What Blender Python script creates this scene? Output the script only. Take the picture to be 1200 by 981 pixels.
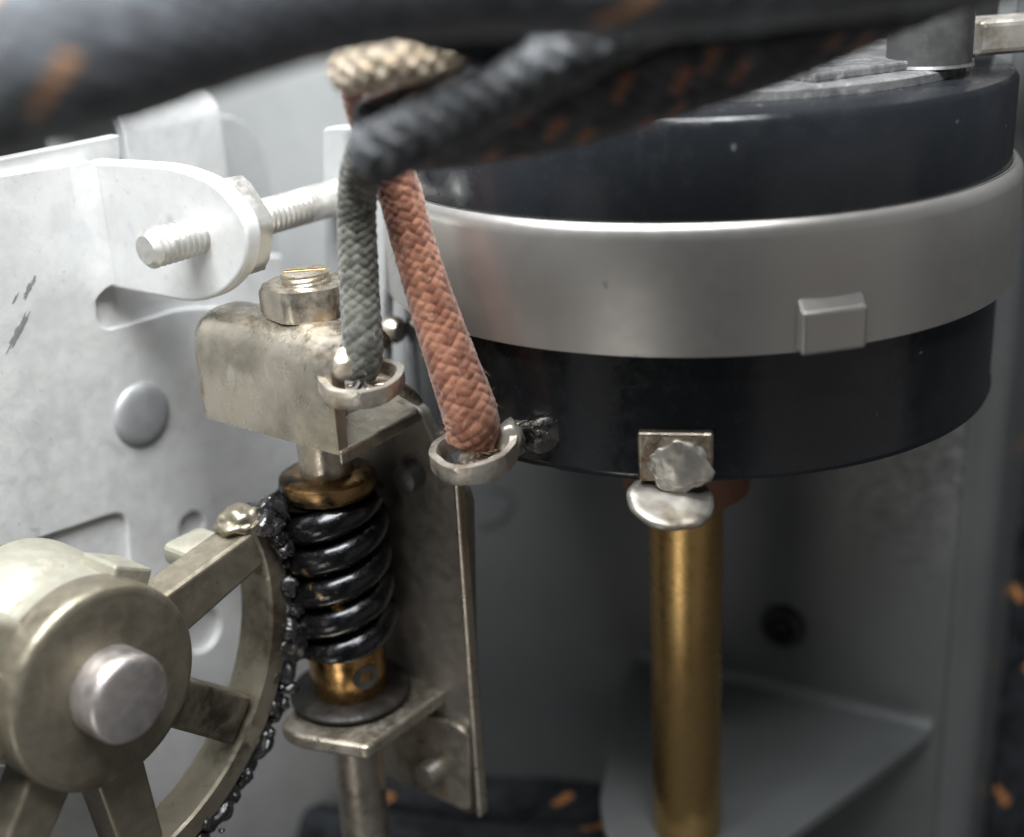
import bpy, bmesh, math, random
from mathutils import Vector, Matrix, noise

for o in list(bpy.data.objects):
    bpy.data.objects.remove(o)
SC = bpy.context.scene
COL = SC.collection
S = 0.001                      # everything below is written in millimetres
RND = random.Random(7)

# ------------------------------------------------------------------ camera
FPX, PITCH, ROLL = 1537.6, 0.36762, 0.05388
CAM = Vector((0, 0, 100))
_cp, _sp, _c, _s = math.cos(PITCH), math.sin(PITCH), math.cos(ROLL), math.sin(ROLL)
FW = Vector((0, _cp, -_sp))
_rt, _up = Vector((1, 0, 0)), Vector((0, _sp, _cp))
RT = _rt * _c - _up * _s
UP = _up * _c + _rt * _s
cam = bpy.data.cameras.new('camera')
cam.sensor_fit = 'HORIZONTAL'
cam.sensor_width = 36.0
cam.lens = 36.0 * FPX / 1200.0
cam.clip_start, cam.clip_end = 0.005, 5.0
cam.dof.use_dof = True
cam.dof.focus_distance = 0.0945
cam.dof.aperture_fstop = 16.5
camo = bpy.data.objects.new('camera', cam)
COL.objects.link(camo)
M3 = Matrix((RT, UP, -FW)).transposed()
camo.matrix_world = Matrix.Translation(CAM * S) @ M3.to_4x4()
SC.camera = camo

# ------------------------------------------------------------------ light
world = bpy.data.worlds.new('World')
SC.world = world
world.use_nodes = True
bg = world.node_tree.nodes['Background']
bg.inputs[0].default_value = (0.88, 0.94, 1.0, 1)
bg.inputs[1].default_value = 0.045

def area(name, loc, target, size, power, color, size_y=None):
    l = bpy.data.lights.new(name, 'AREA')
    l.energy, l.color, l.size = power, color, size * S
    if size_y:
        l.shape, l.size_y = 'RECTANGLE', size_y * S
    o = bpy.data.objects.new(name, l)
    COL.objects.link(o)
    o.location = Vector(loc) * S
    o.rotation_euler = (Vector(target) - Vector(loc)).to_track_quat('-Z', 'Y').to_euler()
    return o

area('overhead_light', (-28, 44, 225), (-16, 104, 60), 130, 1.15, (0.97, 0.99, 1.0))
area('tab_fill_light', (45, -50, 300), (20, 100, 40), 80, 0.46, (0.96, 0.99, 1.0))  # unseen fill lamp added to brighten the foot tab more than the wall
area('band_fill_light', (135, -30, 35), (30, 95, 72), 200, 0.022, (1.0, 0.93, 0.88))  # added low fill from the right, lifts the band's dark side
area('post_streak_light', (-62, -30, -8), (12, 98, 42), 30, 0.022, (1.0, 0.96, 0.90), 60)  # unseen lamp added to lay a golden streak down the post
area('streak_strip_light', (-105, -25, 60), (5, 100, 40), 45, 0.004, (1.0, 0.97, 0.93), 110)  # added strip with no real source, glints on post and band

SC.view_settings.view_transform = 'Standard'
SC.view_settings.look = 'None'
SC.view_settings.exposure = 0.0
SC.view_settings.gamma = 1.0
SC.cycles.use_denoising = True
SC.cycles.max_bounces = 8

# ------------------------------------------------------------------ geometry helpers
Z = Vector((0, 0, 1))
ANG = math.radians(39)
B = Vector((math.sin(ANG), math.cos(ANG), 0))       # along the bolt, away to the right
A = Vector((B.y, -B.x, 0))                          # along the gear axle, towards the viewer

def ray(x, y):
    return FW + RT * ((x - 600) / FPX) + UP * ((490.5 - y) / FPX)
def at(x, y, d):
    return CAM + ray(x, y) * d
def on(x, y, p0, n):
    r = ray(x, y)
    return CAM + r * ((p0 - CAM).dot(n) / r.dot(n))

def obj(name, bm, mat, parent=None, smooth=True, stuff=False, ang=None):
    """bm in world millimetres -> one mesh object (child of parent)"""
    base = Vector(parent['base_mm']) if parent is not None and 'base_mm' in parent else Vector((0, 0, 0))
    if parent is None:
        xs = [v.co for v in bm.verts]
        base = Vector((sum(c.x for c in xs) / len(xs), sum(c.y for c in xs) / len(xs), min(c.z for c in xs)))
    me = bpy.data.meshes.new(name)
    bm_angle = 14 if bm.faces.layers.int.get('flat') else (170 if stuff or name in ('solder', 'terminal', 'terminal_foot', 'rim_end', 'frayed_end', 'braid') else 42)
    for v in bm.verts:
        v.co = (v.co - base) * S
    bm.to_mesh(me)
    bm.free()
    if smooth:
        for p in me.polygons:
            p.use_smooth = True
        try:
            me.set_sharp_from_angle(angle=math.radians(ang or bm_angle))
        except Exception:
            pass
    o = bpy.data.objects.new(name, me)
    COL.objects.link(o)
    me.materials.append(mat)
    if parent is not None:
        o.parent = parent
        o['base_mm'] = list(base)
    else:
        o.location = base * S
        o['base_mm'] = list(base)
    if stuff:
        o['kind'] = 'stuff'
    return o

def thing(name, base, label, cat, group=None):
    o = bpy.data.objects.new(name, None)
    COL.objects.link(o)
    o.empty_display_size = 0.004
    o.location = Vector(base) * S
    o['base_mm'] = list(base)
    tag(o, label, cat, group)
    return o

def tag(o, label, cat, group=None):
    o['label'], o['category'] = label, cat
    if group:
        o['group'] = group
    return o

def frame_of(axis):
    w = axis.normalized()
    u = (Z if abs(w.z) < 0.9 else Vector((0, 1, 0))).cross(w).normalized()
    return u, w.cross(u), w

def bm_lathe(prof, origin, axis, seg=48, fn=None, close=False):
    """prof: list of (r, h) along axis; r = 0 closes to a point"""
    u, v, w = frame_of(axis)
    bm = bmesh.new()
    rings = []
    for r, h in prof:
        if r <= 1e-6:
            rings.append([bm.verts.new(origin + w * h)])
        else:
            ring = []
            for i in range(seg):
                t = 2 * math.pi * i / seg
                rr = fn(r, h, t) if fn else r
                ring.append(bm.verts.new(origin + (u * math.cos(t) + v * math.sin(t)) * rr + w * h))
            rings.append(ring)
    pairs = list(zip(rings, rings[1:]))
    if close:
        pairs.append((rings[-1], rings[0]))
    for a, b in pairs:
        for i in range(seg):
            j = (i + 1) % seg
            if len(a) == 1 and len(b) == 1:
                continue
            if len(a) == 1:
                bm.faces.new((a[0], b[j], b[i]))
            elif len(b) == 1:
                bm.faces.new((a[i], a[j], b[0]))
            else:
                bm.faces.new((a[i], a[j], b[j], b[i]))
    bmesh.ops.recalc_face_normals(bm, faces=bm.faces)
    return bm

def rod(r, h0, h1, ch=0.15):
    return [(0, h0), (r - ch, h0), (r, h0 + ch), (r, h1 - ch), (r - ch, h1), (0, h1)]

def threaded(R, h0, h1, pitch, depth, origin, axis, seg=40, t0=None, t1=None, ch=0.35, per=9):
    """one continuous skin: rod with a helical ridge between t0 and t1"""
    t0 = h0 if t0 is None else t0
    t1 = h1 if t1 is None else t1
    n = max(8, int((t1 - t0) / pitch * per))
    hs = [t0 + (t1 - t0) * i / n for i in range(n + 1)]
    prof = [(0, h0), (R - ch - depth, h0)] if h0 >= t0 - 1e-6 else [(0, h0), (R - ch, h0), (R, h0 + ch)]
    prof += [(R, h + (0.02 if h == t0 else 0)) for h in hs]
    if h1 > t1 + 0.01:
        prof += [(R, t1 + 0.02), (R, h1 - ch), (R - ch, h1), (0, h1)]
    else:
        prof += [(R - depth, h1 + 0.01), (0, h1 + 0.01)]
    def fn(r, h, t):
        if r < R - 1e-6 or h < t0 - 1e-6 or h > t1 + 1e-6:
            return r
        fade = min(1, (h - t0) / 0.5 + 0.25, (t1 - h) / 0.8 + 0.0) if t1 < h1 else min(1, (h - t0) / 0.5 + 0.25)
        p = (h / pitch - t / (2 * math.pi)) % 1.0
        return r - depth * max(0, fade) * (0.5 + 0.5 * math.cos(2 * math.pi * p))
    return bm_lathe(prof, origin, axis, seg, fn)

def fillet(pts, k=5):
    """pts: (x, y, r) -> polygon with rounded corners"""
    out = []
    n = len(pts)
    for i in range(n):
        x, y, r = pts[i]
        P = Vector((x, y))
        if r <= 0:
            out.append(P)
            continue
        P0 = Vector(pts[i - 1][:2]); P1 = Vector(pts[(i + 1) % n][:2])
        d0, d1 = P0 - P, P1 - P
        L = min(r, d0.length * 0.48, d1.length * 0.48)
        a, c = P + d0.normalized() * L, P + d1.normalized() * L
        for j in range(k + 1):
            t = j / k
            out.append(a * (1 - t) ** 2 + P * 2 * t * (1 - t) + c * t * t)
    return out

def bm_sheet(outline, holes, p0, u, v, thick, bev=0.12):
    """2-D outline (mm, in u/v from p0) -> sheet whose front lies on the plane and whose back is thick behind it"""
    n = u.cross(v).normalized()
    cu = bpy.data.curves.new('tmp', 'CURVE')
    cu.dimensions = '2D'
    cu.fill_mode = 'BOTH'
    cu.extrude = thick / 2 - bev
    cu.bevel_depth = bev
    cu.bevel_resolution = 2
    cu.offset = -bev
    for loop in [outline] + list(holes):
        sp = cu.splines.new('POLY')
        sp.points.add(len(loop) - 1)
        for q, p in zip(sp.points, loop):
            q.co = (p[0], p[1], 0, 1)
        sp.use_cyclic_u = True
    o = bpy.data.objects.new('tmp', cu)
    COL.objects.link(o)
    dg = bpy.context.evaluated_depsgraph_get()
    me = bpy.data.meshes.new_from_object(o.evaluated_get(dg))
    bm = bmesh.new()
    bm.from_mesh(me)
    bpy.data.objects.remove(o)
    bpy.data.curves.remove(cu)
    bpy.data.meshes.remove(me)
    bmesh.ops.remove_doubles(bm, verts=bm.verts, dist=0.002)
    for w in bm.verts:
        c = w.co.copy()
        w.co = p0 + u * c.x + v * c.y + n * (c.z - thick / 2)
    bm.faces.layers.int.new('flat')
    bmesh.ops.recalc_face_normals(bm, faces=bm.faces)
    return bm

def outline_on(pts, p0, u, v):
    """points given by where they sit in the picture, laid on a plane of the scene: (x, y[, r mm])"""
    n = u.cross(v).normalized()
    res = []
    for p in pts:
        P = on(p[0], p[1], p0, n) - p0
        res.append((P.dot(u), P.dot(v), p[2] if len(p) > 2 else 0))
    return res

def circle(c, r, n=24, sx=1.0, sy=1.0):
    return [Vector((c[0] + r * sx * math.cos(2 * math.pi * i / n), c[1] + r * sy * math.sin(2 * math.pi * i / n))) for i in range(n)]

def sheet_px(pts, holes_px, p0, u, v, thick, bev=0.12):
    out = fillet(outline_on(pts, p0, u, v))
    n = u.cross(v).normalized()
    hs = []
    for (x, y, r) in holes_px:
        P = on(x, y, p0, n) - p0
        hs.append(circle((P.dot(u), P.dot(v)), r))
    return bm_sheet(out, hs, p0, u, v, thick, bev)

def bm_profile(path, width_axis, w0, w1, thick, bev=0.0):
    """bent strip: open 2-D centre path (list of Vector in world) swept along width_axis from w0 to w1, thick to the left"""
    bm = bmesh.new()
    n = len(path)
    nrm = []
    for i in range(n):
        t = (path[min(i + 1, n - 1)] - path[max(i - 1, 0)]).normalized()
        nrm.append(width_axis.cross(t).normalized())
    front, back = [], []
    ws = [w0, w0 + 0.12, w1 - 0.12, w1]
    ins = [0.12, 0, 0, 0.12]
    grid = []
    for k, w in enumerate(ws):
        f = [bm.verts.new(path[i] + width_axis * w + nrm[i] * (thick / 2 - ins[k])) for i in range(n)]
        b = [bm.verts.new(path[i] + width_axis * w - nrm[i] * (thick / 2 - ins[k])) for i in range(n)]
        grid.append((f, b))
    for k in range(3):
        for i in range(n - 1):
            (f0, b0), (f1, b1) = grid[k], grid[k + 1]
            bm.faces.new((f0[i], f0[i + 1], f1[i + 1], f1[i]))
            bm.faces.new((b0[i], b1[i], b1[i + 1], b0[i + 1]))
        for i in (0, n - 1):
            bm.faces.new((grid[k][0][i], grid[k + 1][0][i], grid[k + 1][1][i], grid[k][1][i]))
    for k in (0, 3):
        f, b = grid[k]
        for i in range(n - 1):
            bm.faces.new((f[i], f[i + 1], b[i + 1], b[i]))
    bmesh.ops.recalc_face_normals(bm, faces=bm.faces)
    return bm

def bm_box(p0, ax, ay, az, bev=0.2, seg=3):
    """box from corner p0 along three vectors, bevelled"""
    bm = bmesh.new()
    bmesh.ops.create_cube(bm, size=1.0)
    for v in bm.verts:
        c = v.co + Vector((0.5, 0.5, 0.5))
        v.co = p0 + ax * c.x + ay * c.y + az * c.z
    bmesh.ops.recalc_face_normals(bm, faces=bm.faces)
    if bev > 0:
        bmesh.ops.bevel(bm, geom=list(bm.edges), offset=bev, segments=seg, profile=0.5, affect='EDGES')
    bm.faces.layers.int.new('flat')
    bmesh.ops.recalc_face_normals(bm, faces=bm.faces)
    return bm

def join_bm(dst, src):
    me = bpy.data.meshes.new('tmp')
    src.to_mesh(me)
    src.free()
    dst.from_mesh(me)
    bpy.data.meshes.remove(me)
    return dst

def smooth_path(ctrl, step=0.2):
    """ctrl: list of (Vector, radius) -> dense Catmull-Rom list of (Vector, radius)"""
    pts = [ctrl[0]] + list(ctrl) + [ctrl[-1]]
    raw = []
    for i in range(1, len(pts) - 2):
        p = [q[0] for q in pts[i - 1:i + 3]]
        r = [q[1] for q in pts[i - 1:i + 3]]
        for j in range(40):
            t = j / 40
            h = lambda a: 0.5 * (2 * a[1] + (a[2] - a[0]) * t + (2 * a[0] - 5 * a[1] + 4 * a[2] - a[3]) * t * t + (3 * a[1] - a[0] - 3 * a[2] + a[3]) * t ** 3)
            raw.append((h(p), h(r)))
    raw.append(ctrl[-1])
    out = [raw[0]]
    acc = 0
    for (a, ra), (b, rb) in zip(raw, raw[1:]):
        acc += (b - a).length
        if acc >= step:
            out.append((b, rb))
            acc = 0
    return out

def bm_tube(path, seg=20, fn=None, attr=None, cap=True):
    """path: list of (Vector, r). fn(s, t, r) -> (radius, value); value is kept as the strand attribute"""
    bm = bmesh.new()
    lay = bm.verts.layers.float.new('strand')
    t_prev = (path[1][0] - path[0][0]).normalized()
    u, v, w = frame_of(t_prev)
    rings, s = [], 0.0
    for i, (p, r) in enumerate(path):
        if i:
            s += (p - path[i - 1][0]).length
        t = (path[min(i + 1, len(path) - 1)][0] - path[max(i - 1, 0)][0]).normalized()
        q = t_prev.rotation_difference(t)
        u = (q @ u).normalized()
        v = t.cross(u).normalized()
        t_prev = t
        ring = []
        for k in range(seg):
            th = 2 * math.pi * k / seg
            rr, val = fn(s, th, r) if fn else (r, 0.5)
            x = bm.verts.new(p + (u * math.cos(th) + v * math.sin(th)) * rr)
            x[lay] = val
            ring.append(x)
        rings.append(ring)
    for a, b in zip(rings, rings[1:]):
        for k in range(seg):
            j = (k + 1) % seg
            bm.faces.new((a[k], a[j], b[j], b[k]))
    if cap:
        for ring, p, sgn in ((rings[0], path[0], -1), (rings[-1], path[-1], 1)):
            d = (path[-1][0] - path[-2][0]) if sgn > 0 else (path[1][0] - path[0][0])
            d.normalize()
            c = bm.verts.new(p[0] + d * sgn * p[1] * 0.35)
            c[lay] = 0.5
            for k in range(seg):
                bm.faces.new((ring[k], ring[(k + 1) % seg], c))
    bmesh.ops.recalc_face_normals(bm, faces=bm.faces)
    return bm

def braid_fn(n=8, pitch=4.0, depth=0.16, tracer=None, seed=0, wear=0.0):
    """over-and-under plait of n strands each way; value 0..0.8 = strand shade, 1 = tracer thread"""
    rr = random.Random(seed)
    tab = {}
    def fn(s, t, r):
        j = noise.noise(Vector((s * 0.5, math.cos(t), math.sin(t) + seed))) * 0.10
        a = n * t / (2 * math.pi) + s / pitch * n + j
        b = n * t / (2 * math.pi) - s / pitch * n + j
        ia, ib = math.floor(a), math.floor(b)
        fa, fb = a - ia, b - ib
        over = (ia + ib) % 2
        x, y = (fa, fb) if over else (fb, fa)
        h = math.sqrt(max(0.0, math.sin(math.pi * x))) * (0.68 + 0.32 * math.sin(math.pi * y))
        key = (ia % n, int(ib), over)
        if key not in tab:
            tab[key] = rr.random() * 0.8
        val = tab[key]
        if tracer and (ia % n) in tracer[0] and (int(ib) // tracer[2] + 3 * (ia % n)) % tracer[1] == 0:
            val = 1.0
        fz = noise.noise(Vector((s * 2.3, 3 * math.cos(t), 3 * math.sin(t) + seed))) * depth * 0.45 * (1 + wear)
        return r + depth * (h - 0.6) + fz, val
    return fn

# ------------------------------------------------------------------ materials
def rgb(r, g, b):
    return (r, g, b, 1.0)

def material(name, base, metallic=0.0, rough=0.5, layers=(), bump=(), coat=0.0, rough_var=0.0, sheen=0.0, strand=None, spec=0.5, brushed=None, aniso=0.0, spots=()):
    """layers: (colour, noise scale per metre, low, high, detail, amount) laid over base; bump: (scale, strength, mm)"""
    m = bpy.data.materials.new(name)
    m.use_nodes = True
    nt = m.node_tree
    N, L = nt.nodes, nt.links
    bs = N['Principled BSDF']
    bs.inputs['Metallic'].default_value = metallic
    bs.inputs['Roughness'].default_value = rough
    bs.inputs['Specular IOR Level'].default_value = spec
    bs.inputs['Coat Weight'].default_value = coat
    bs.inputs['Coat Roughness'].default_value = 0.12
    bs.inputs['Sheen Weight'].default_value = sheen
    bs.inputs['Sheen Roughness'].default_value = 0.5
    tc = N.new('ShaderNodeTexCoord')
    def nz(scale, detail=6, rough_=0.6, dist=0.0, vec=None):
        t = N.new('ShaderNodeTexNoise')
        t.inputs['Scale'].default_value = scale
        t.inputs['Detail'].default_value = detail
        t.inputs['Roughness'].default_value = rough_
        t.inputs['Distortion'].default_value = dist
        L.new(vec or tc.outputs['Object'], t.inputs['Vector'])
        return t.outputs['Fac']
    def ramp(sock, lo, hi, a=0.0, b=1.0):
        r = N.new('ShaderNodeMapRange')
        r.inputs['From Min'].default_value, r.inputs['From Max'].default_value = lo, hi
        r.inputs['To Min'].default_value, r.inputs['To Max'].default_value = a, b
        r.interpolation_type = 'SMOOTHSTEP'
        L.new(sock, r.inputs['Value'])
        return r.outputs['Result']
    def mix(fac, ca, cb):
        x = N.new('ShaderNodeMix')
        x.data_type = 'RGBA'
        L.new(fac, x.inputs[0])
        for sck, c in ((x.inputs[6], ca), (x.inputs[7], cb)):
            if isinstance(c, tuple):
                sck.default_value = c
            else:
                L.new(c, sck)
        return x.outputs[2]
    col = rgb(*base)
    if strand:
        at_ = N.new('ShaderNodeAttribute')
        at_.attribute_name = 'strand'
        f = at_.outputs['Fac']
        col = mix(ramp(f, 0.0, 0.8), rgb(*strand[0]), rgb(*strand[1]))
        if len(strand) > 2:
            col = mix(ramp(f, 0.86, 0.98), col, rgb(*strand[2]))
    for (c, sc, lo, hi, det, amt) in layers:
        f = ramp(nz(sc, det, 0.62, 0.4), lo, hi, 0.0, amt)
        col = mix(f, col, rgb(*c))
    for (c, P, r, amt) in spots:
        gm = N.new('ShaderNodeNewGeometry')
        dn = N.new('ShaderNodeVectorMath')
        dn.operation = 'DISTANCE'
        L.new(gm.outputs['Position'], dn.inputs[0])
        dn.inputs[1].default_value = tuple(Vector(P) * S)
        ad = N.new('ShaderNodeMath')
        ad.operation = 'MULTIPLY_ADD'
        L.new(nz(420, 6, 0.65, 0.5), ad.inputs[0])
        ad.inputs[1].default_value = r * S * 2.4
        L.new(dn.outputs['Value'], ad.inputs[2])
        col = mix(ramp(ad.outputs[0], r * S * 1.2, r * S * 2.3, amt, 0.0), col, rgb(*c))
    if aniso:
        tg_ = N.new('ShaderNodeTangent')
        tg_.direction_type, tg_.axis = 'RADIAL', 'Z'
        L.new(tg_.outputs[0], bs.inputs['Tangent'])
        bs.inputs['Anisotropic'].default_value = aniso
    if isinstance(col, tuple):
        bs.inputs['Base Color'].default_value = col
    else:
        L.new(col, bs.inputs['Base Color'])
    if rough_var:
        L.new(ramp(nz(900, 8, 0.65), 0.3, 0.7, max(0.03, rough - rough_var), min(1, rough + rough_var)), bs.inputs['Roughness'])
    prev = None
    for (sc, st, mm) in bump:
        bn = N.new('ShaderNodeBump')
        bn.inputs['Strength'].default_value = st
        bn.inputs['Distance'].default_value = mm * S
        vec = None
        if brushed:
            mp = N.new('ShaderNodeMapping')
            mp.inputs['Scale'].default_value = brushed
            L.new(tc.outputs['Object'], mp.inputs['Vector'])
            vec = mp.outputs['Vector']
        L.new(nz(sc, 5, 0.6, 0.0, vec), bn.inputs['Height'])
        if prev:
            L.new(prev, bn.inputs['Normal'])
        prev = bn.outputs['Normal']
    if prev:
        L.new(prev, bs.inputs['Normal'])
    return m

MAT = {}
MAT['zinc'] = material('zinc_plate', (0.64, 0.645, 0.64), 0.35, 0.52,
    [((0.46, 0.47, 0.485), 75, 0.45, 0.70, 6, 0.75), ((0.76, 0.76, 0.74), 50, 0.5, 0.72, 5, 0.7), ((0.52, 0.515, 0.50), 260, 0.5, 0.7, 6, 0.5),
     ((0.20, 0.19, 0.18), 520, 0.69, 0.76, 3, 0.55), ((0.36, 0.36, 0.37), 1600, 0.58, 0.75, 4, 0.35)],
    [(900, 0.25, 0.10), (5000, 0.25, 0.03)], rough_var=0.12,
    spots=[((0.42, 0.43, 0.45), at(60, 540, 100), 7.0, 0.6), ((0.40, 0.40, 0.41), at(172, 505, 109), 3.2, 0.6), ((0.50, 0.50, 0.51), at(40, 430, 98), 4.0, 0.5), ((0.34, 0.34, 0.34), at(196, 262, 96), 0.8, 0.5)])
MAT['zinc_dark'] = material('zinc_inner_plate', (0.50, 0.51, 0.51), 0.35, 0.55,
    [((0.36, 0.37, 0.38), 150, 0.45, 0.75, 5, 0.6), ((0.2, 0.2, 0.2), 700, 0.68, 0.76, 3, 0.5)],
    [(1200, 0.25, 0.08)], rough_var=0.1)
MAT['bolt'] = material('plated_steel', (0.62, 0.61, 0.58), 0.75, 0.42,
    [((0.42, 0.40, 0.36), 500, 0.45, 0.72, 5, 0.7), ((0.75, 0.74, 0.70), 900, 0.55, 0.75, 4, 0.5)],
    [(2500, 0.3, 0.05)], rough_var=0.14)
MAT['nickel'] = material('tarnished_nickel', (0.54, 0.49, 0.41), 0.92, 0.36,
    [((0.28, 0.25, 0.205), 140, 0.42, 0.68, 6, 0.85), ((0.27, 0.15, 0.055), 190, 0.54, 0.72, 4, 0.8),
     ((0.14, 0.12, 0.10), 1300, 0.66, 0.76, 5, 0.45), ((0.70, 0.66, 0.58), 420, 0.58, 0.72, 4, 0.5)],
    [(700, 0.3, 0.12), (3500, 0.35, 0.04)], rough_var=0.15,
    spots=[((0.24, 0.12, 0.035), at(345, 372, 103), 3.6, 0.85), ((0.22, 0.12, 0.045), at(296, 432, 100), 2.0, 0.85), ((0.13, 0.10, 0.07), at(392, 520, 100), 2.2, 0.7),
           ((0.10, 0.07, 0.045), at(340, 860, 106), 2.5, 0.7), ((0.16, 0.11, 0.06), at(240, 395, 100), 1.6, 0.6)])
MAT['nickel_dull'] = material('dull_nickel', (0.24, 0.22, 0.195), 0.75, 0.48,
    [((0.20, 0.18, 0.155), 200, 0.42, 0.70, 6, 0.7), ((0.09, 0.08, 0.07), 1100, 0.62, 0.74, 5, 0.7),
     ((0.24, 0.15, 0.07), 260, 0.62, 0.76, 4, 0.5)],
    [(900, 0.3, 0.10)], rough_var=0.12)
MAT['cast'] = material('die_cast_zinc', (0.275, 0.245, 0.19), 0.75, 0.42,
    [((0.20, 0.175, 0.125), 150, 0.42, 0.70, 6, 0.75), ((0.38, 0.35, 0.28), 90, 0.52, 0.78, 5, 0.6),
     ((0.10, 0.085, 0.06), 1500, 0.63, 0.74, 5, 0.6)],
    [(600, 0.3, 0.15), (4000, 0.3, 0.03)], rough_var=0.13,
    spots=[((0.075, 0.055, 0.035), at(335, 740, 101), 4.2, 0.9), ((0.05, 0.038, 0.028), at(262, 850, 97), 5.2, 0.95), ((0.06, 0.045, 0.03), at(318, 640, 100), 2.6, 0.85),
           ((0.11, 0.09, 0.06), at(120, 935, 88), 3.0, 0.7), ((0.12, 0.10, 0.07), at(60, 690, 87), 2.4, 0.6)])
MAT['cast_pale'] = material('die_cast_pale', (0.36, 0.345, 0.285), 0.5, 0.45,
    [((0.33, 0.31, 0.24), 200, 0.42, 0.72, 6, 0.7), ((0.16, 0.14, 0.11), 900, 0.66, 0.76, 5, 0.7)],
    [(500, 0.5, 0.25), (3000, 0.3, 0.04)], rough_var=0.12)
MAT['steel'] = material('ground_steel', (0.62, 0.58, 0.56), 0.9, 0.40,
    [((0.50, 0.45, 0.43), 300, 0.4, 0.7, 5, 0.6), ((0.32, 0.29, 0.27), 2500, 0.62, 0.75, 5, 0.4)],
    [(3500, 0.3, 0.03)], rough_var=0.1)
MAT['brass'] = material('brass', (0.52, 0.345, 0.14), 1.0, 0.28,
    [((0.40, 0.24, 0.085), 120, 0.40, 0.75, 3, 0.6), ((0.30, 0.12, 0.06), 60, 0.50, 0.70, 2, 0.5)],  # reddish layer paints in a red-brown reflection
    [(1500, 0.12, 0.03)], rough_var=0.03, brushed=(1.0, 1.0, 0.06), aniso=0.85)
MAT['bronze'] = material('oily_bronze', (0.42, 0.25, 0.10), 0.95, 0.24,
    [((0.16, 0.085, 0.035), 260, 0.42, 0.66, 5, 0.85), ((0.015, 0.013, 0.012), 330, 0.56, 0.66, 5, 0.95)],
    [(900, 0.4, 0.10)], rough_var=0.1)
MAT['collar'] = material('oily_collar', (0.30, 0.185, 0.08), 0.9, 0.32,
    [((0.02, 0.017, 0.014), 210, 0.44, 0.54, 4, 0.97), ((0.12, 0.07, 0.035), 500, 0.45, 0.66, 5, 0.7)],
    [(900, 0.4, 0.10)], rough_var=0.1)
MAT['grease'] = material('black_grease', (0.012, 0.012, 0.013), 0.0, 0.22,
    [((0.035, 0.03, 0.026), 500, 0.5, 0.72, 5, 0.8)],
    [(700, 0.8, 0.30), (2600, 0.6, 0.08)], coat=0.5, rough_var=0.12)
MAT['worm'] = material('greasy_worm', (0.016, 0.016, 0.018), 0.85, 0.26,
    [((0.50, 0.35, 0.16), 170, 0.615, 0.66, 3, 1.0), ((0.05, 0.05, 0.055), 800, 0.5, 0.7, 5, 0.7)],
    [(500, 0.6, 0.22), (2600, 0.5, 0.06)], coat=0.6, rough_var=0.12)
MAT['bakelite'] = material('black_bakelite', (0.012, 0.0135, 0.016), 0.0, 0.21,
    [((0.024, 0.026, 0.031), 90, 0.45, 0.75, 4, 0.5), ((0.16, 0.16, 0.16), 900, 0.735, 0.77, 2, 0.7)],
    [(1500, 0.15, 0.04)], rough_var=0.10)
MAT['band'] = material('aluminium_band', (0.50, 0.485, 0.465), 0.78, 0.40,
    [((0.44, 0.42, 0.395), 35, 0.42, 0.72, 2, 0.6), ((0.22, 0.21, 0.19), 600, 0.70, 0.76, 3, 0.6)],
    [(2500, 0.12, 0.03)], rough_var=0.03)
MAT['mica'] = material('grey_cover_plate', (0.30, 0.30, 0.30), 0.6, 0.30,
    [((0.10, 0.10, 0.105), 450, 0.42, 0.7, 6, 0.8), ((0.7, 0.69, 0.66), 800, 0.55, 0.75, 5, 0.6)],
    [(900, 0.5, 0.20)], rough_var=0.15)
MAT['dark_metal'] = material('dark_metal', (0.09, 0.09, 0.09), 0.6, 0.45,
    [((0.15, 0.15, 0.15), 400, 0.45, 0.7, 5, 0.6)], [(1200, 0.3, 0.06)], rough_var=0.1)
MAT['chassis'] = material('grey_chassis_finish', (0.142, 0.149, 0.150), 0.3, 0.42,
    [((0.110, 0.116, 0.117), 70, 0.42, 0.72, 5, 0.6), ((0.20, 0.205, 0.20), 2500, 0.58, 0.74, 4, 0.35),
     ((0.06, 0.06, 0.06), 900, 0.70, 0.77, 3, 0.6)],
    [(2500, 0.25, 0.04)], rough_var=0.1)
MAT['lit_wall'] = material('lit_wall_grey', (0.40, 0.41, 0.41), 0.2, 0.5,  # chassis grey raised in colour so the upper wall reads as lit
    [((0.33, 0.34, 0.34), 80, 0.42, 0.72, 5, 0.6), ((0.22, 0.22, 0.22), 1500, 0.66, 0.76, 3, 0.4)],
    [(2500, 0.25, 0.04)], rough_var=0.1)
MAT['smear'] = material('dirt_smear', (0.17, 0.165, 0.16), 0.1, 0.6, [((0.2, 0.2, 0.2), 1500, 0.4, 0.7, 5, 0.8)])
MAT['rivet'] = material('grey_rivet', (0.36, 0.365, 0.375), 0.5, 0.5,
    [((0.25, 0.25, 0.26), 400, 0.42, 0.72, 5, 0.6)], [(1500, 0.3, 0.05)], rough_var=0.1)
MAT['rubber'] = material('black_rubber', (0.015, 0.016, 0.02), 0.0, 0.35, [], [(1500, 0.4, 0.05)])
MAT['oily_black'] = material('oily_black_washer', (0.014, 0.012, 0.010), 0.0, 0.42, [((0.05, 0.04, 0.03), 400, 0.5, 0.7, 5, 0.7)], [(900, 0.6, 0.2)], spec=0.25, rough_var=0.15)
MAT['solder'] = material('solder', (0.58, 0.55, 0.50), 0.8, 0.42,
    [((0.34, 0.29, 0.22), 300, 0.46, 0.66, 4, 0.8), ((0.14, 0.085, 0.04), 380, 0.60, 0.72, 4, 0.85)],
    [(500, 0.3, 0.15)], rough_var=0.10)
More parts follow.
